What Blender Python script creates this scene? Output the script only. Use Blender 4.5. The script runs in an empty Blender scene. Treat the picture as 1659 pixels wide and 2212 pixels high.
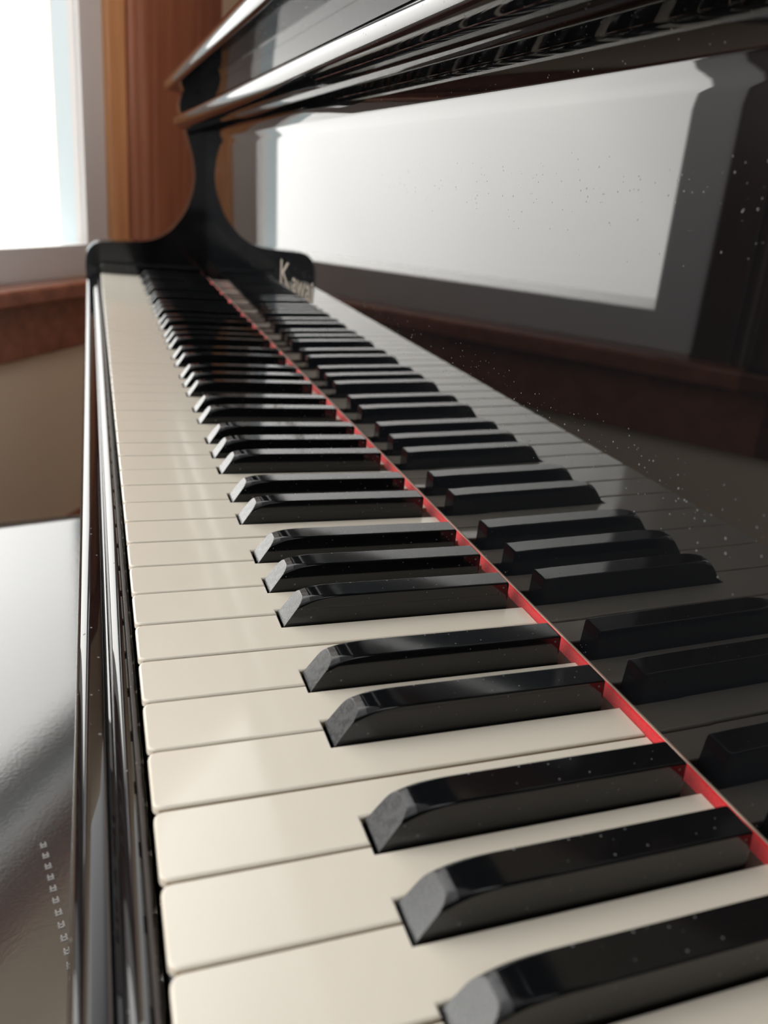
import bpy, bmesh, math, random
from mathutils import Vector, Matrix
S = bpy.context.scene
COL = S.collection
random.seed(4)
KEYTOP = 730.0            # key tops stand 730 mm above the floor; all shapes below are given in mm from the key tops

def V(x, y, z):
    return Vector((x * .001, y * .001, (z + KEYTOP) * .001))

# ------------------------------------------------------------------ camera
P = [-11.14149935, -142.64426574, 153.01195972, 0.367855635, -0.383443224, 0.106091132, 1716.83368]
yaw, pit, rol = P[3:6]
fw = Vector((math.sin(yaw) * math.cos(pit), math.cos(yaw) * math.cos(pit), math.sin(pit)))
ri = fw.cross(Vector((0, 0, 1))).normalized()
up = ri.cross(fw)
r2 = ri * math.cos(rol) + up * math.sin(rol)
u2 = -ri * math.sin(rol) + up * math.cos(rol)
cd = bpy.data.cameras.new('camera')
cam = bpy.data.objects.new('camera', cd)
COL.objects.link(cam)
M = Matrix((r2, u2, -fw)).transposed().to_4x4()
M.translation = V(*P[:3])
cam.matrix_world = M
cd.sensor_fit = 'HORIZONTAL'
cd.sensor_width = 36
cd.lens = P[6] * 36 / 1659
cd.clip_start = .005
cd.dof.use_dof = True
cd.dof.focus_distance = .31
cd.dof.aperture_fstop = 15
S.camera = cam

# ------------------------------------------------------------------ daylight: overcast sky, bright where the sun stands behind the cloud
SUN_AZ, SUN_EL = math.radians(-52), math.radians(16)
wd = bpy.data.worlds.new('overcast_sky')
S.world = wd
wd.use_nodes = True
nt = wd.node_tree
nt.nodes.clear()
n = nt.nodes.new
tc = n('ShaderNodeTexCoord')
dp = n('ShaderNodeVectorMath'); dp.operation = 'DOT_PRODUCT'
dp.inputs[1].default_value = (math.sin(SUN_AZ) * math.cos(SUN_EL), math.cos(SUN_AZ) * math.cos(SUN_EL), math.sin(SUN_EL))
nt.links.new(tc.outputs['Generated'], dp.inputs[0])
rp = n('ShaderNodeValToRGB')
nt.links.new(dp.outputs['Value'], rp.inputs[0])
stops = [(0.0, .05, .05, .05), (.45, .055, .055, .055), (.77, .42, .415, .41), (.86, .62, .61, .60), (.92, .78, .77, .75), (.96, .74, .73, .715), (1., .44, .435, .42)]
el = rp.color_ramp.elements
for i, (p_, r_, g_, b_) in enumerate(stops):
    e = el[i] if i < 2 else el.new(p_)
    e.position = p_
    e.color = (r_, g_, b_, 1)
def mnode(op, a, b=None, c=None, clamp=False):
    q = nt.nodes.new('ShaderNodeMath'); q.operation = op; q.use_clamp = clamp
    for i, v in enumerate((a, b, c)):
        if v is None: continue
        if hasattr(v, 'links'): nt.links.new(v, q.inputs[i])
        else: q.inputs[i].default_value = v
    return q.outputs[0]
sep = n('ShaderNodeSeparateXYZ'); nt.links.new(tc.outputs['Generated'], sep.inputs[0])
# higher sky on the window side is brighter than the haze at the horizon
hi = mnode('MULTIPLY', mnode('MULTIPLY_ADD', sep.outputs[2], 3.2, -.45, True), mnode('MULTIPLY_ADD', dp.outputs['Value'], 2.6, -1.0, True))
# added glow behind-right, in place of unseen windows, to brighten the window wall
d2 = n('ShaderNodeVectorMath'); d2.operation = 'DOT_PRODUCT'
A2, E2 = math.radians(122), math.radians(8)
d2.inputs[1].default_value = (math.sin(A2) * math.cos(E2), math.cos(A2) * math.cos(E2), math.sin(E2))
nt.links.new(tc.outputs['Generated'], d2.inputs[0])
lo = mnode('MULTIPLY_ADD', d2.outputs['Value'], 2.5, -1.5, True)
add = mnode('ADD', mnode('MULTIPLY', hi, .34), mnode('MULTIPLY', lo, .8))
mixw = n('ShaderNodeMix'); mixw.data_type = 'RGBA'; mixw.blend_type = 'ADD'; mixw.clamp_result = False
mixw.inputs['Factor'].default_value = 1
nt.links.new(rp.outputs[0], mixw.inputs['A']); nt.links.new(add, mixw.inputs['B'])
bg = n('ShaderNodeBackground'); bg.inputs[1].default_value = 10.0
wo = n('ShaderNodeOutputWorld')
nt.links.new(mixw.outputs['Result'], bg.inputs[0])
nt.links.new(bg.outputs[0], wo.inputs[0])

S.view_settings.view_transform = 'Standard'
S.view_settings.look = 'None'
S.view_settings.gamma = 1
S.view_settings.use_curve_mapping = False
S.view_settings.exposure = 0.0
S.cycles.use_denoising = True
S.cycles.max_bounces = 10
S.cycles.glossy_bounces = 8
S.cycles.sample_clamp_indirect = 12

# ------------------------------------------------------------------ materials
def mat(name, col, rough=.5, metal=0., spec=.5, coat=0., build=None):
    m = bpy.data.materials.new(name)
    m.use_nodes = True
    t = m.node_tree
    b = t.nodes['Principled BSDF']
    b.inputs['Base Color'].default_value = (*col, 1)
    b.inputs['Roughness'].default_value = rough
    b.inputs['Metallic'].default_value = metal
    b.inputs['Specular IOR Level'].default_value = spec
    b.inputs['Coat Weight'].default_value = coat
    if build:
        build(t, b)
    return m

def coord(t, scale=(1, 1, 1), rot=(0, 0, 0)):
    c = t.nodes.new('ShaderNodeTexCoord')
    mp = t.nodes.new('ShaderNodeMapping')
    mp.inputs['Scale'].default_value = scale
    mp.inputs['Rotation'].default_value = rot
    t.links.new(c.outputs['Object'], mp.inputs[0])
    return mp.outputs[0]

def noise(t, vec, scale, detail=3, rough=.5):
    q = t.nodes.new('ShaderNodeTexNoise')
    q.inputs['Scale'].default_value = scale
    q.inputs['Detail'].default_value = detail
    q.inputs['Roughness'].default_value = rough
    t.links.new(vec, q.inputs['Vector'])
    return q.outputs[0]

def ramp(t, fac, stops):
    q = t.nodes.new('ShaderNodeValToRGB')
    e = q.color_ramp.elements
    for i, (p_, c_) in enumerate(stops):
        x = e[i] if i < 2 else e.new(p_)
        x.position = p_
        x.color = (*c_, 1) if len(c_) == 3 else c_
    t.links.new(fac, q.inputs[0])
    return q.outputs[0]

def bump(t, b, h, strength, dist):
    q = t.nodes.new('ShaderNodeBump')
    q.inputs['Strength'].default_value = strength
    q.inputs['Distance'].default_value = dist
    t.links.new(h, q.inputs['Height'])
    t.links.new(q.outputs[0], b.inputs['Normal'])

def speck_fac(t, dens, size, vec=None, stretch=(1, 1, 1)):
    """dust specks: the middles of a few voronoi cells"""
    vec = vec or coord(t, stretch)
    v = t.nodes.new('ShaderNodeTexVoronoi')
    v.inputs['Scale'].default_value = dens
    t.links.new(vec, v.inputs['Vector'])
    pick = t.nodes.new('ShaderNodeSeparateColor')
    t.links.new(v.outputs['Color'], pick.inputs[0])
    thr = t.nodes.new('ShaderNodeMath'); thr.operation = 'MULTIPLY'      # size differs from cell to cell, most have none
    pw = t.nodes.new('ShaderNodeMath'); pw.operation = 'POWER'
    t.links.new(pick.outputs[0], pw.inputs[0]); pw.inputs[1].default_value = 14
    t.links.new(pw.outputs[0], thr.inputs[0]); thr.inputs[1].default_value = size
    lt = t.nodes.new('ShaderNodeMath'); lt.operation = 'LESS_THAN'
    t.links.new(v.outputs['Distance'], lt.inputs[0]); t.links.new(thr.outputs[0], lt.inputs[1])
    return lt.outputs[0]

def lacquer_build(dens=170, size=.16, haze=.0, col=(.0035, .004, .0048), dust=(.10, .105, .11), wave=0.0):
    def f(t, b):
        s = speck_fac(t, dens, size)
        mx = t.nodes.new('ShaderNodeMix'); mx.data_type = 'RGBA'
        mx.inputs['A'].default_value = (*col, 1)
        mx.inputs['B'].default_value = (*dust, 1)
        t.links.new(s, mx.inputs['Factor'])
        t.links.new(mx.outputs['Result'], b.inputs['Base Color'])
        mr = t.nodes.new('ShaderNodeMath'); mr.operation = 'MULTIPLY_ADD'
        t.links.new(s, mr.inputs[0]); mr.inputs[1].default_value = .5
        mr.inputs[2].default_value = b.inputs['Roughness'].default_value
        t.links.new(mr.outputs[0], b.inputs['Roughness'])
        if wave:
            h = noise(t, coord(t, (1, 1, 1)), 9, 1)
            bump(t, b, h, wave, .01)
    return f

M_LAC = mat('black_polyester_lacquer', (.004, .004, .005), .018, build=lacquer_build(420, .25))
M_FALL = mat('fallboard_lacquer', (.004, .004, .005), .02, build=lacquer_build(620, .24, wave=.0015))
M_EBONY = mat('black_key_resin', (.005, .006, .007), .07, build=lacquer_build(800, .34, dust=(.12, .13, .14)))
def worn(t, b):
    h = noise(t, coord(t), 500, 4, .65)
    t.links.new(ramp(t, h, [(.3, (.026, .028, .030)), (.7, (.052, .056, .060))]), b.inputs['Base Color'])
    q = t.nodes.new('ShaderNodeMapRange'); t.links.new(h, q.inputs[0])
    q.inputs[1].default_value = .3; q.inputs[2].default_value = .7; q.inputs[3].default_value = .22; q.inputs[4].default_value = .34
    t.links.new(q.outputs[0], b.inputs['Roughness'])
M_WORN = mat('worn_key_front', (.03, .03, .03), .3, build=worn)
M_FELTB = mat('dusty_black_cloth', (.012, .013, .013), .5, build=lacquer_build(900, .36, col=(.02, .013, .013), dust=(.2, .2, .2)))

def ivory(t, b):
    sp = speck_fac(t, 22, .045)
    mx = t.nodes.new('ShaderNodeMix'); mx.data_type = 'RGBA'
    big = ramp(t, noise(t, coord(t), 14, 2), [(.3, (.605, .578, .512)), (.7, (.645, .615, .548))])
    t.links.new(big, mx.inputs['A'])
    mx.inputs['B'].default_value = (.42, .27, .13, 1)
    t.links.new(sp, mx.inputs['Factor'])
    t.links.new(mx.outputs['Result'], b.inputs['Base Color'])
    b.inputs['Subsurface Weight'].default_value = 0.0
M_SIDE = mat('yellowed_key_side', (.34, .25, .15), .5)
M_IVORY = mat('cream_key_plastic', (.8, .76, .66), .09, build=ivory)

def wood_build(c1, c2, axis, bumpy=.15):
    def f(t, b):
        sc = [38, 38, 38]; sc[axis] = 2.2
        h = noise(t, coord(t, tuple(sc)), 1.0, 6, .6)
        t.links.new(ramp(t, h, [(.3, c1), (.68, c2)]), b.inputs['Base Color'])
        bump(t, b, h, bumpy, .001)
    return f
M_WOOD = mat('red_brown_varnished_wood', (.1, .03, .015), .22, build=wood_build((.27, .092, .050), (.40, .150, .078), 2))
M_WOODH = mat('red_brown_varnished_wood_across', (.1, .03, .015), .22, build=wood_build((.19, .060, .032), (.32, .115, .06), 0))
M_WOOD_DARKENED = mat('darkened_casing_wood', (.05, .02, .015), .3, build=wood_build((.045, .020, .014), (.08, .036, .024), 2))  # copy of the casing wood, darkened in colour to dim its fallboard reflection
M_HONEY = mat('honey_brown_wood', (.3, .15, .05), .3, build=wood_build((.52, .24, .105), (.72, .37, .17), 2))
M_STICK = mat('bare_key_wood', (.10, .07, .05), .6, build=wood_build((.025, .019, .014), (.06, .046, .035), 0))

def wallb(t, b):
    h = noise(t, coord(t), 60, 4)
    bump(t, b, h, .08, .002)
M_WALL = mat('beige_wall_paint', (.82, .68, .50), .75, build=wallb)
M_CREAM = mat('pale_wall_paint', (.55, .45, .40), .75, build=wallb)
M_VINYL = mat('white_window_vinyl', (.62, .60, .59), .35)
M_OSILL = mat('glossy_white_sill_paint', (.85, .85, .82), .1)
M_CHEEK = mat('worn_black_lacquer', (.006, .007, .008), .09, build=lacquer_build(420, .2))
M_JAMB = mat('sky_tinted_white_jamb_paint', (.55, .64, .68), .45)  # white paint with the blue of the sky light put into its colour
def felt(t, b):
    h = noise(t, coord(t), 2600, 3, .7)
    t.links.new(ramp(t, h, [(.3, (.42, .004, .012)), (.7, (.85, .02, .03))]), b.inputs['Base Color'])
    bump(t, b, h, .5, .0006)
    b.inputs['Sheen Weight'].default_value = .4
M_RED = mat('red_felt', (.7, .01, .02), .95, spec=.1, build=felt)
M_TRIM = mat('pinkish_edge_varnish', (.45, .33, .28), .3, .3)
M_GOLD = mat('gold_lettering', (.13, .095, .06), .5, .3)
def leather(t, b):
    h = noise(t, coord(t), 420, 4, .6)
    bump(t, b, h, .10, .0004)
    big = noise(t, coord(t, (1, 1, 1)), 5, 2)
M_LEATH = mat('black_leather', (.03, .03, .03), .07, spec=.9, build=leather)
M_THREAD = mat('pale_thread', (.3, .3, .3), .6)
def floorb(t, b):
    v = coord(t, (14, 1.2, 1), (0, 0, .6))
    h = noise(t, v, 1, 5)
    t.links.new(ramp(t, h, [(.3, (.10, .045, .02)), (.7, (.2, .09, .04))]), b.inputs['Base Color'])
M_FLOOR = mat('brown_wood_floor', (.15, .07, .03), .3, build=floorb)

def glass_mat():
    m = bpy.data.materials.new('window_glass'); m.use_nodes = True
    t = m.node_tree; t.nodes.clear()
    tr = t.nodes.new('ShaderNodeBsdfTransparent'); tr.inputs[0].default_value = (.98, .98, .97, 1)
    gl = t.nodes.new('ShaderNodeBsdfGlossy'); gl.inputs['Roughness'].default_value = .01
    mx = t.nodes.new('ShaderNodeMixShader'); mx.inputs[0].default_value = .06
    o = t.nodes.new('ShaderNodeOutputMaterial')
    t.links.new(tr.outputs[0], mx.inputs[1]); t.links.new(gl.outputs[0], mx.inputs[2]); t.links.new(mx.outputs[0], o.inputs[0])
    return m
M_GLASS = glass_mat()
def shade_mat():
    m = bpy.data.materials.new('roller_shade_cloth'); m.use_nodes = True
    t = m.node_tree; t.nodes.clear()
    d = t.nodes.new('ShaderNodeBsdfDiffuse'); d.inputs[0].default_value = (.5, .56, .58, 1)
    tl = t.nodes.new('ShaderNodeBsdfTranslucent'); tl.inputs[0].default_value = (.30, .36, .38, 1)
    mx = t.nodes.new('ShaderNodeMixShader'); mx.inputs[0].default_value = .5
    o = t.nodes.new('ShaderNodeOutputMaterial')
    t.links.new(d.outputs[0], mx.inputs[1]); t.links.new(tl.outputs[0], mx.inputs[2]); t.links.new(mx.outputs[0], o.inputs[0])
    return m
M_SHADE = shade_mat()

# ------------------------------------------------------------------ mesh helpers
def link(name, bm, m, parent=None, smooth=True, angle=40, props=None, origin=None):
    me = bpy.data.meshes.new(name)
    bmesh.ops.recalc_face_normals(bm, faces=bm.faces)
    if origin is not None:
        bmesh.ops.translate(bm, verts=bm.verts, vec=-origin)
    bm.to_mesh(me); bm.free()
    me.materials.append(m)
    o = bpy.data.objects.new(name, me)
    COL.objects.link(o)
    if smooth:
        for p_ in me.polygons: p_.use_smooth = True
        me.set_sharp_from_angle(angle=math.radians(angle))
        wn = o.modifiers.new('even_shading', 'WEIGHTED_NORMAL'); wn.keep_sharp = True; wn.weight = 100
    if parent is not None:
        o.parent = parent
        o.matrix_parent_inverse = Matrix()
    if origin is not None:
        o.location = origin if parent is None else origin - parent_loc(parent)
    elif parent is not None:
        o.location = -parent_loc(parent)
    for k, v in (props or {}).items(): o[k] = v
    return o

def parent_loc(p):
    v = Vector((0, 0, 0))
    while p is not None:
        v += p.location; p = p.parent
    return v

def empty(name, loc, **props):
    o = bpy.data.objects.new(name, None)
    o.empty_display_size = .1
    COL.objects.link(o); o.location = loc
    for k, v in props.items(): o[k] = v
    return o

def add_box(bm, a, b, tf=V):
    vs = [bm.verts.new(tf(x, y, z)) for x in (a[0], b[0]) for y in (a[1], b[1]) for z in (a[2], b[2])]
    for f in ((0, 1, 3, 2), (4, 6, 7, 5), (0, 4, 5, 1), (2, 3, 7, 6), (0, 2, 6, 4), (1, 5, 7, 3)):
        bm.faces.new([vs[i] for i in f])
    return vs

def box(name, a, b, m, parent=None, bev=0., tf=V, seg=3, **kw):
    bm = bmesh.new(); add_box(bm, a, b, tf)
    if bev:
        bmesh.ops.bevel(bm, geom=bm.edges[:], offset=bev * .001, segments=seg, profile=.5, affect='EDGES')
    return link(name, bm, m, parent, **kw)

def prism_y(name, prof, y0, y1, m, parent=None, bev=0., tf=V, **kw):
    """closed x-z profile drawn out along y"""
    bm = bmesh.new()
    A = [bm.verts.new(tf(x, y0, z)) for x, z in prof]
    B = [bm.verts.new(tf(x, y1, z)) for x, z in prof]
    k = len(prof)
    fa = bm.faces.new(A); fb = bm.faces.new(B[::-1])
    for i in range(k):
        bm.faces.new((A[i], B[i], B[(i + 1) % k], A[(i + 1) % k]))
    if bev:
        ed = set(fa.edges) | set(fb.edges)
        bmesh.ops.bevel(bm, geom=list(ed), offset=bev * .001, segments=3, profile=.5, affect='EDGES', clamp_overlap=True)
    return link(name, bm, m, parent, **kw)

def arc(cx, cz, r, a0, a1, k):
    return [(cx + r * math.cos(math.radians(a0 + (a1 - a0) * i / k)), cz + r * math.sin(math.radians(a0 + (a1 - a0) * i / k))) for i in range(k + 1)]

def spline(pts, k=8):
    out = []
    n_ = len(pts)
    for i in range(n_ - 1):
        p0 = pts[max(i - 1, 0)]; p1 = pts[i]; p2 = pts[i + 1]; p3 = pts[min(i + 2, n_ - 1)]
        for j in range(k):
            t = j / k
            out.append(tuple(.5 * (2 * p1[c] + (p2[c] - p0[c]) * t + (2 * p0[c] - 5 * p1[c] + 4 * p2[c] - p3[c]) * t * t + (3 * p1[c] - p0[c] - 3 * p2[c] + p3[c]) * t ** 3) for c in (0, 1)))
    out.append(pts[-1])
    return out

# ------------------------------------------------------------------ room shell. window wall frame: L along the wall, D into the room, z up
W0 = (-34., 1660.); WL = (.5703, .8214)
def W(L, D, z):
    return V(W0[0] + WL[0] * L + WL[1] * D, W0[1] + WL[1] * L - WL[0] * D, z)
SILL, HEAD, TOPZ = -8., 792., 1750.
WIN = [(-875., 0.), (-2160., -1290.)]
FACE = 12.            # room face of the wall
def wbox(name, a, b, m, parent=None, bev=0., **kw):
    return box(name, a, b, m, parent, bev, tf=W, **kw)

def mesh_of_boxes(name, boxes, m, parent=None, tf=W, **kw):
    bm = bmesh.new()
    for a, b in boxes: add_box(bm, a, b, tf)
    return link(name, bm, m, parent, smooth=False, **kw)

ST = {'kind': 'structure'}
mesh_of_boxes('wall_left', [((-3200, -100, -730), (1500, FACE, -70)),
                            ((-3200, -100, HEAD + 170), (1500, FACE, TOPZ)),
                            ((-3200, -100, -70), (-2230, FACE, HEAD + 170)),
                            ((-1220, -100, -70), (-940, FACE, HEAD + 170)),
                            ((70, -100, -70), (1500, FACE, HEAD + 170))], M_WALL, props=ST)
box('floor', (-3600, -2200, -760), (900, 3200, -730), M_FLOOR, props=ST, smooth=False)
box('wall_right', (520, 500, -730), (620, 2440, TOPZ), M_CREAM, props=ST, smooth=False)

def casing(name, L, s, m):
    """moulded upright casing beside a window: honey stop, ribbed moulding, wide flat board; s = +1 away to the right"""
    prof = [(0, 0)]
    pts = [(0, 34), (8, 38), (74, 38), (80, 30), (84, 30), (92, 44), (102, 48), (112, 44), (118, 34), (124, 34), (134, 46), (150, 50), (166, 46), (172, 34), (180, 34), (188, 40), (200, 42), (212, 36), (218, 30)]
    return pts
def wprism(name, pts, L0, z0, z1, m, parent=None, s=1, **kw):
    bm = bmesh.new()
    pr = [(pts[0][0], -20)] + list(pts) + [(pts[-1][0], -20)]
    A = [bm.verts.new(W(L0 + s * x, FACE + d, z0)) for x, d in pr]
    B = [bm.verts.new(W(L0 + s * x, FACE + d, z1)) for x, d in pr]
    k = len(pr)
    bm.faces.new(A); bm.faces.new(B[::-1])
    for i in range(k): bm.faces.new((A[i], B[i], B[(i + 1) % k], A[(i + 1) % k]))
    return link(name, bm, m, parent, angle=50, **kw)

RIB = spline([(62, 20), (66, 26), (74, 30), (82, 27), (86, 20), (92, 21), (104, 31), (118, 34), (132, 31), (142, 22), (150, 20), (160, 24), (172, 25), (182, 18)], 4)
for wi, (La, Lb) in enumerate(WIN, 1):
    w = empty('window_%d' % wi, W((La + Lb) / 2, 0, SILL), kind='structure')
    # deep outer jambs and head
    mesh_of_boxes('window_reveal', [((La - 30, -100, SILL - 40), (La, -8, HEAD + 170)), ((Lb, -45, SILL - 40), (Lb + 30, -8, HEAD + 170))], M_JAMB, w)
    wbox('outer_sill', (La - 20, -170, SILL - 40), (Lb + 20, -8, SILL - 4), M_OSILL, w, smooth=False)
    mesh_of_boxes('window_frame', [((La - 72, -8, SILL - 58), (La, FACE + 4, HEAD + 62)), ((Lb, -8, SILL - 58), (Lb + 72, FACE + 4, HEAD + 62)),
                                   ((La, -8, HEAD), (Lb, FACE + 4, HEAD + 62)), ((La, -8, SILL - 58), (Lb, FACE + 4, SILL))], M_VINYL, w)
    mesh_of_boxes('meeting_rail', [((La, -4, 590), (Lb, 26, 625))], M_VINYL, w)
    wbox('glass_pane', (La, 4, SILL), (Lb, 8, HEAD), M_GLASS, w, smooth=False)
    wbox('roller_shade', (La + 4, 12, 625), (Lb - 4, 15, 738), M_SHADE, w, smooth=False)
    for s, L in ((1, Lb + 72), (-1, La - 72)):
        wprism('window_stop', [(0, 14), (4, 18), (56, 18), (62, 12)], L, -70, HEAD + 60, M_HONEY if (s == 1 and wi == 1) else M_WOOD_DARKENED, w, s)
        wprism('ribbed_casing', RIB, L, -70, HEAD + 60, M_WOOD if (s == 1 and wi == 1) else M_WOOD_DARKENED, w, s)
    if wi == 1:
        wprism('flat_casing', [(182, 14), (184, 18), (470, 18), (474, 12)], Lb + 72, -70, HEAD + 60, M_WOOD, w, 1)
    wbox('head_casing', (La - 72 - 182, FACE - 10, HEAD + 60), (Lb + 72 + (474 if wi == 1 else 182), FACE + 36, HEAD + 200), M_WOODH, w, bev=4)
    wbox('window_sill', (La - 260, FACE - 10, -100), (Lb + 72 + (480 if wi == 1 else 190), FACE + 62, -68), M_WOODH, w, bev=8)
    wbox('apron', (La - 230, FACE - 10, -202), (Lb + 72 + (440 if wi == 1 else 150), FACE + 24, -100), M_WOODH, w, bev=4)
wbox('baseboard_left', (-3190, FACE - 10, -730), (560, FACE + 20, -565), M_WOODH, bev=4, props=ST)

# ------------------------------------------------------------------ piano
YT, YB = -94., 1128.           # treble and bass ends of the keys
piano = empty('upright_piano', V(200, 517, -730), label='black glossy lacquered upright piano with open fallboard and white and black keys', category='piano')

# fallboard: upright glossy panel with an overhanging rounded rail along its top
FB = 151.5
def fx(z): return FB - .020 * max(z, 0)
prof = [(160, 3.7), (fx(4) + .5, 3.7), (fx(5), 4.4)] + [(fx(z), z) for z in (20, 50, 80, 110, 140, 165, 182)]
prof += spline([(fx(186), 186), (fx(191) + .35, 191), (fx(195) + .2, 195)], 3) + [(fx(195.4) - .3, 195.6), (fx(198) - 1.4, 198.4), (fx(201) - 3.2, 201.0), (fx(202) - 3.8, 202.2), (145.2 - 3, 203.4), (134, 203.6)]
prof += [(124, 203.6)] + spline([(118, 203.8), (111, 205.4), (106, 208.8), (103.4, 213.2), (103.4, 217.4), (106, 220.4), (110, 221.4)], 4)
prof += [(160, 221.4)]
prism_y('fallboard', prof, YT + .5, YB + 20, M_FALL, piano, bev=1.2, angle=30)
box('fallboard_edge', (FB - .35, YT, 3.3), (FB + 3, YB + .7, 3.75), M_TRIM, piano, bev=.1)
box('red_felt_strip', (FB - .6, YT, -3), (FB + 4, YB + .7, 3.35), M_RED, piano, bev=.8, props={'label': 'red felt strip behind the keys'})
box('key_shelf_back', (FB + 4, YT, -40), (FB + 12, YB + 20, 3), M_LAC, piano)

# upper front: recessed board and the overhanging lid edge
prism_y('upper_panel', [(140, 221.6), (140, 254), (165, 254), (165, 221.6)], YT - 30, YB + 22, M_LAC, piano)
lid = [(420, 254)] + [(150, 254), (110, 254.5)] + spline([(101, 255), (97, 257), (95.2, 261), (95.4, 266), (97.6, 271.5), (101.5, 275.2), (108, 276.5)], 5) + [(420, 276.5)]
prism_y('lid', lid, YT - 48, YB + 72, M_LAC, piano, bev=4)
box('piano_body', (165, YT - 46, -700), (415, YB + 68, 253), M_LAC, piano, bev=3)

# cheeks: front profile traced along the side arm, flat arm, hollow curve, neck, then forward under the rail and lid
def cheek(y0, y1):
    f = 1.016
    def s(x, z): return (-11.1 + (x + 11.1) * f, 153 + (z - 153) * f)
    pts = [s(-21.5, -32)] + [s(-22, 8)] + spline([s(-22, 12), s(-20, 26), s(-13.5, 37), s(-3, 43), s(12, 45)], 6)
    pts += spline([s(35, 46.5), s(58, 48.5), s(78, 54), s(95, 64.5), s(108.5, 79), s(119, 95), s(126.2, 112.5), s(130.5, 128), s(131.9, 144.3), s(130.6, 160), s(127.7, 174.7), s(119.2, 200.8), s(112, 222), s(109.5, 232), s(112, 245), s(118, 256)], 5)
    pts += [(170, 253.9), (170, -32)]
    return prism_y('cheek', pts, y0, y1, M_CHEEK, piano, bev=3.2, angle=35)
cheek(YB + 20, YB + 62)
cheek(YT - 1 - 40, YT - 1)
# key blocks
kb = [(-1, -30)] + arc(5, 8, 6, 180, 90, 6) + [(150, 14), (150, -30)]
prism_y('key_block', kb, YB + .8, YB + 20, M_LAC, piano, bev=1)
box('keybed', (-19, YT - 40, -75), (170, YB + 62, -32), M_LAC, piano, bev=2)

# key slip: moulded front rail
ks = [(-21.9, -60), (-21.9, -16)] + arc(-17.4, -14.5, 4.5, 180, 84, 9) + [(-14.5, -10.25), (-12.4, -10.45), (-11.6, -10.9), (-11.0, -10.6)]
ks += spline([(-10.6, -9.8), (-9.6, -8.3), (-8.2, -7.2), (-6.8, -6.8), (-5.6, -6.8)], 4) + [(-4.9, -7.6), (-4.9, -60)]
prism_y('key_slip', ks, YT - 40, YB + 19, M_LAC, piano, angle=30)
box('slip_cloth', (-4.9, YT, -40), (-3.2, YB + 19, -7.6), M_FELTB, piano, bev=.5)

# brand lettering on the fallboard
def lettering(s, size, wide, y_start, z, parent, name='brand_lettering'):
    cu = bpy.data.curves.new(name, 'FONT')
    cu.body = s; cu.size = size * .001; cu.extrude = .0001; cu.resolution_u = 4
    ob = bpy.data.objects.new(name, cu); COL.objects.link(ob)
    bpy.context.view_layer.update()
    me = bpy.data.meshes.new_from_object(ob.evaluated_get(bpy.context.evaluated_depsgraph_get()))
    COL.objects.unlink(ob); bpy.data.objects.remove(ob)
    th = math.atan(.020)
    R_ = Matrix(((0, -math.sin(th), -1), (-1, 0, 0), (0, 1, 0)))
    org = V(fx(z) - .25, y_start, z)
    for v in me.vertices:
        v.co.x *= wide
        v.co = R_ @ v.co + org
    me.materials.append(M_GOLD)
    o = bpy.data.objects.new(name, me); COL.objects.link(o)
    o.parent = parent; o.location = -parent_loc(parent)
    return o
lt = lettering('K', 31, 2.2, 606, 64.5, piano)
lt2 = lettering('awai', 25, 1.7, 553, 64.5, piano)
for q in (lt, lt2): q['label'] = 'gold letters of the maker name on the fallboard'

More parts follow.
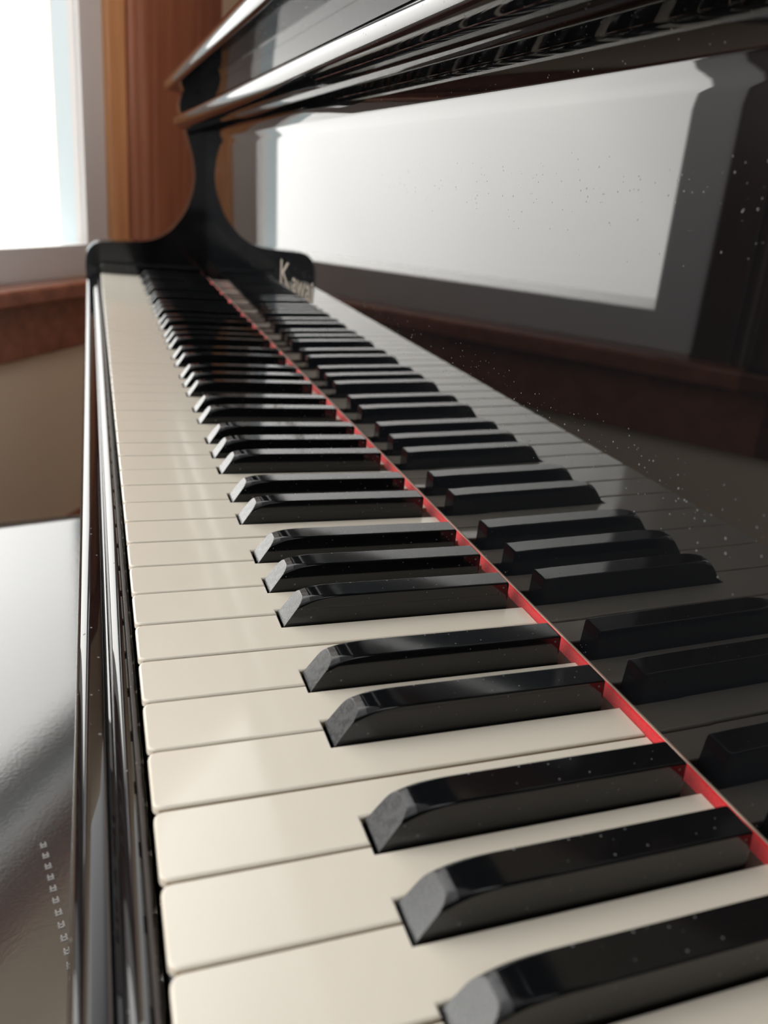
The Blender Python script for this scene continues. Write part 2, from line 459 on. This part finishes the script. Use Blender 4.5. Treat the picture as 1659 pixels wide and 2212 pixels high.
# ------------------------------------------------------------------ keys
PW = 23.5
XF, NW = 50.0, 12.77
names = 'ABCDEFG'
OFF = {'A': -3.36, 'C': 2.27, 'D': -2.27, 'F': 3.36, 'G': 0.0}
def bkey(j):              # black key between white key j and j+1 (counted from the bass end), or None
    nm = names[j % 7]
    if j < 0 or j > 50 or nm not in OFF: return None
    return (47 - j) * PW + OFF[nm]
for j in range(52):
    y1 = (48 - j) * PW - .42; y0 = y1 - PW + .84
    bu, bl = bkey(j - 1), bkey(j)
    yu = bu - NW / 2 if bu is not None else y1
    yl = bl + NW / 2 if bl is not None else y0
    xe = FB - .8
    x0 = -1.7
    r = 2.7
    dz = random.uniform(-.12, .12)
    pl = [(x0 + r - r * math.cos(a), y1 - r + r * math.sin(a)) for a in [math.radians(t) for t in (90, 67, 45, 22, 0)]]
    # outline: far front corner, near front corner, then back along the near side
    out = pl[:] + [(x0 + r - r * math.cos(a), y0 + r - r * math.sin(a)) for a in [math.radians(t) for t in (0, 22, 45, 67, 90)]]
    if bl is not None: out += [(XF, y0), (XF, yl)]
    out += [(xe, yl), (xe, yu)]
    if bu is not None: out += [(XF, yu), (XF, y1)]
    bm = bmesh.new()
    k = len(out)
    def ring(d, z):
        vs = []
        for i in range(k):
            p, c, q = Vector(out[i - 1]), Vector(out[i]), Vector(out[(i + 1) % k])
            a, b = (c - p).normalized(), (q - c).normalized()
            na, nb = Vector((-a.y, a.x)), Vector((-b.y, b.x))
            m_ = (na + nb); m_ /= max(.3, m_.dot(na))
            vs.append(bm.verts.new(V(c.x + m_.x * d, c.y + m_.y * d, z)))
        return vs
    rr = .85
    loops = [ring(0, -2.6 + dz)] + [ring(rr * (1 - math.cos(t_)), dz - rr * (1 - math.sin(t_))) for t_ in [math.radians(v) for v in (0, 22, 45, 67, 90)]]
    for A_, B_ in zip(loops, loops[1:]):
        for i in range(k): bm.faces.new((A_[i], A_[(i + 1) % k], B_[(i + 1) % k], B_[i]))
    bm.faces.new(loops[-1]); bm.faces.new(loops[0][::-1])
    add_box(bm, (x0 + 1.4, y0 + 2.2, -18), (x0 + 2.4, y1 - 2.2, -2.6 + dz))
    bm.normal_update()
    for f in bm.faces:
        if abs(f.normal.y) > .95 and f.calc_center_median().z < V(0, 0, -.9).z: f.material_index = 1
    o = link('white_key', bm, M_IVORY, piano, origin=V(75, (y0 + y1) / 2, 0), angle=35)
    o.data.materials.append(M_SIDE)
    bm = bmesh.new()
    add_box(bm, (x0 + 3.4, y0 + .6, -18), (XF - .5, y1 - .6, -2.7 + dz))
    add_box(bm, (XF - .5, yl + .3, -18), (xe + 3, yu - .3, -2.7 + dz))
    link('key_stick', bm, M_STICK, o, smooth=False)

def black_mesh():
    """cap about its own centre line: long body whose upper edges are rounded more and more toward the front, cut by a sloping facet"""
    bm = bmesh.new()
    H, z0, xe = 10.7, -2., 143.6
    rings = []
    xs = [49.5, 51, 53, 55, 56.5, 58, 59.2, 60.5, 62, 64, 66, 69, 73, 78, 85, 100, 120, xe - .9, xe - .35, xe]
    for x in xs:
        t = min(1, max(0, (74 - x) / 17.))
        r = .6 + 2.7 * t ** 2                      # edge rounding
        d = max(0, (66 - x) / 9.)
        h = H - 1.15 * min(d, 2.2) ** 2              # brow
        e = max(0, (x - (xe - .9)) / .9)
        h -= .5 * e * e
        wt, wb = 4.95 - .3 * e * e, 5.8
        pts = []
        for k in range(7):                           # right side up to the flat
            a = math.radians(90 * k / 6)
            zz = h - r + r * math.sin(a)
            frac = max(0, (zz - z0) / (H - z0))
            side = wb + (wt - wb) * frac
            pts.append((side - r + r * math.cos(a), zz))
        sec = [(wb, z0)] + pts + [(-y, z) for y, z in pts[::-1]] + [(-wb, z0)]
        rings.append([bm.verts.new(Vector((x, y, z)) * .001) for y, z in sec])
    k = len(rings[0])
    for a, b in zip(rings, rings[1:]):
        for i in range(k):
            bm.faces.new((a[i], a[(i + 1) % k], b[(i + 1) % k], b[i]))
    bm.faces.new(rings[0]); bm.faces.new(rings[-1][::-1])
    bmesh.ops.recalc_face_normals(bm, faces=bm.faces)
    # sloping facet: from (51, 0) up to (58.6, 10.7); the short nose below it stays upright
    def cut(co, no):
        res = bmesh.ops.bisect_plane(bm, geom=bm.verts[:] + bm.edges[:] + bm.faces[:], dist=1e-6, plane_co=Vector(co) * .001, plane_no=Vector(no), clear_outer=True)
        ed = [g for g in res['geom_cut'] if isinstance(g, bmesh.types.BMEdge)]
        return bmesh.ops.contextual_create(bm, geom=ed)['faces']
    cut((50.9, 0, 0), (-1, 0, 0))
    sl = math.atan2(11.6, 7.9)
    f = cut((51.0, 0, -.6), (-math.sin(sl), 0, math.cos(sl)))
    for q in f: q.material_index = 1
    ed = [e for q in f for e in q.edges]
    bmesh.ops.bevel(bm, geom=ed, offset=.0005, segments=3, profile=.5, affect='EDGES', clamp_overlap=True)
    me = bpy.data.meshes.new('black_key')
    bmesh.ops.recalc_face_normals(bm, faces=bm.faces)
    for q in bm.faces:                               # the rubbed brow above the facet
        if q.calc_center_median().x < .0607 and q.normal.z > .45 and q.normal.x < -.12: q.material_index = 1
    bm.to_mesh(me); bm.free()
    me.materials.append(M_EBONY); me.materials.append(M_WORN)
    for p_ in me.polygons: p_.use_smooth = True
    me.set_sharp_from_angle(angle=math.radians(32))
    return me
bme = black_mesh()
bm = bmesh.new()
for a, b in (((54, -5.4, -18), (155, 5.4, -2.1)),):
    vs = [bm.verts.new(Vector((x, y, z)) * .001) for x in (a[0], b[0]) for y in (a[1], b[1]) for z in (a[2], b[2])]
    for f in ((0, 1, 3, 2), (4, 6, 7, 5), (0, 4, 5, 1), (2, 3, 7, 6), (0, 2, 6, 4), (1, 5, 7, 3)):
        bm.faces.new([vs[i] for i in f])
bmesh.ops.recalc_face_normals(bm, faces=bm.faces)
sme = bpy.data.meshes.new('black_key_stick'); bm.to_mesh(sme); bm.free(); sme.materials.append(M_STICK)
pl0 = parent_loc(piano)
for j in range(51):
    yc = bkey(j)
    if yc is None: continue
    o = bpy.data.objects.new('black_key', bme); COL.objects.link(o)
    o.parent = piano
    wn = o.modifiers.new('even_shading', 'WEIGHTED_NORMAL'); wn.keep_sharp = True; wn.weight = 100
    o.location = V(random.uniform(-.25, .25), yc, random.uniform(-.15, .15)) - pl0
    s_ = bpy.data.objects.new('key_stick', sme); COL.objects.link(s_); s_.parent = o

# ------------------------------------------------------------------ bench
def bench():
    ang = math.radians(11)
    ca, sa = math.cos(ang), math.sin(ang)
    ox, oy = -96, 408     # centre
    def T(x, y, z): return V(ox + x * ca - y * sa, oy + x * sa + y * ca, z)
    root = empty('piano_bench', V(ox, oy, -730), label='black leather padded piano bench standing left of the keyboard', category='bench')
    hx, hy, zt = 168, 385, -240
    bm = bmesh.new()
    nx, ny = 36, 60
    grid = []
    for i in range(nx + 1):
        row = []
        for k in range(ny + 1):
            x = -hx + 2 * hx * i / nx; y = -hy + 2 * hy * k / ny
            ex = min(1, (hx - abs(x)) / 30); ey = min(1, (hy - abs(y)) / 30)
            z = zt - 14 * (1 - math.sqrt(max(0, 1 - (1 - ex) ** 2))) - 14 * (1 - math.sqrt(max(0, 1 - (1 - ey) ** 2)))
            row.append(bm.verts.new(T(x, y, z)))
        grid.append(row)
    for i in range(nx):
        for k in range(ny):
            bm.faces.new((grid[i][k], grid[i + 1][k], grid[i + 1][k + 1], grid[i][k + 1]))
    ring = [grid[i][0] for i in range(nx + 1)] + [grid[nx][k] for k in range(1, ny + 1)] + [grid[i][ny] for i in range(nx - 1, -1, -1)] + [grid[0][k] for k in range(ny - 1, 0, -1)]
    low = [bm.verts.new(Vector((v.co.x, v.co.y, V(0, 0, zt - 75).z))) for v in ring]
    k = len(ring)
    for i in range(k): bm.faces.new((ring[i], ring[(i + 1) % k], low[(i + 1) % k], low[i]))
    bm.faces.new(low)
    link('seat_cushion', bm, M_LEATH, root, angle=60)
    bm = bmesh.new()
    for y in range(-360, -139, 9):
        # crossed pale stitches along a seam
        for d in (-1, 1):
            add_box(bm, (14.1, y - 1.6 + d, zt - .3), (17.9, y - .9 + d, zt + .35), T)
            add_box(bm, (16 + d * 1.2 - .35, y - 2.8, zt - .3), (16 + d * 1.2 + .35, y + 1.6, zt + .35), T)
    link('stitched_seam', bm, M_THREAD, root, smooth=False)
    bm = bmesh.new(); add_box(bm, (-hx + 8, -hy + 8, zt - 135), (hx - 8, hy - 8, zt - 75), T)
    link('bench_apron', bm, M_LAC, root, smooth=False)
    for sx in (-1, 1):
        for sy in (-1, 1):
            bm = bmesh.new()
            x, y = sx * (hx - 32), sy * (hy - 32)
            add_box(bm, (x - 22, y - 22, -730), (x + 22, y + 22, zt - 135), T)
            for v in bm.verts:
                if v.co.z < .01:
                    c = T(x, y, -730); v.co = c + (v.co - c) * .7
            link('leg', bm, M_LAC, root, smooth=False)
bench()
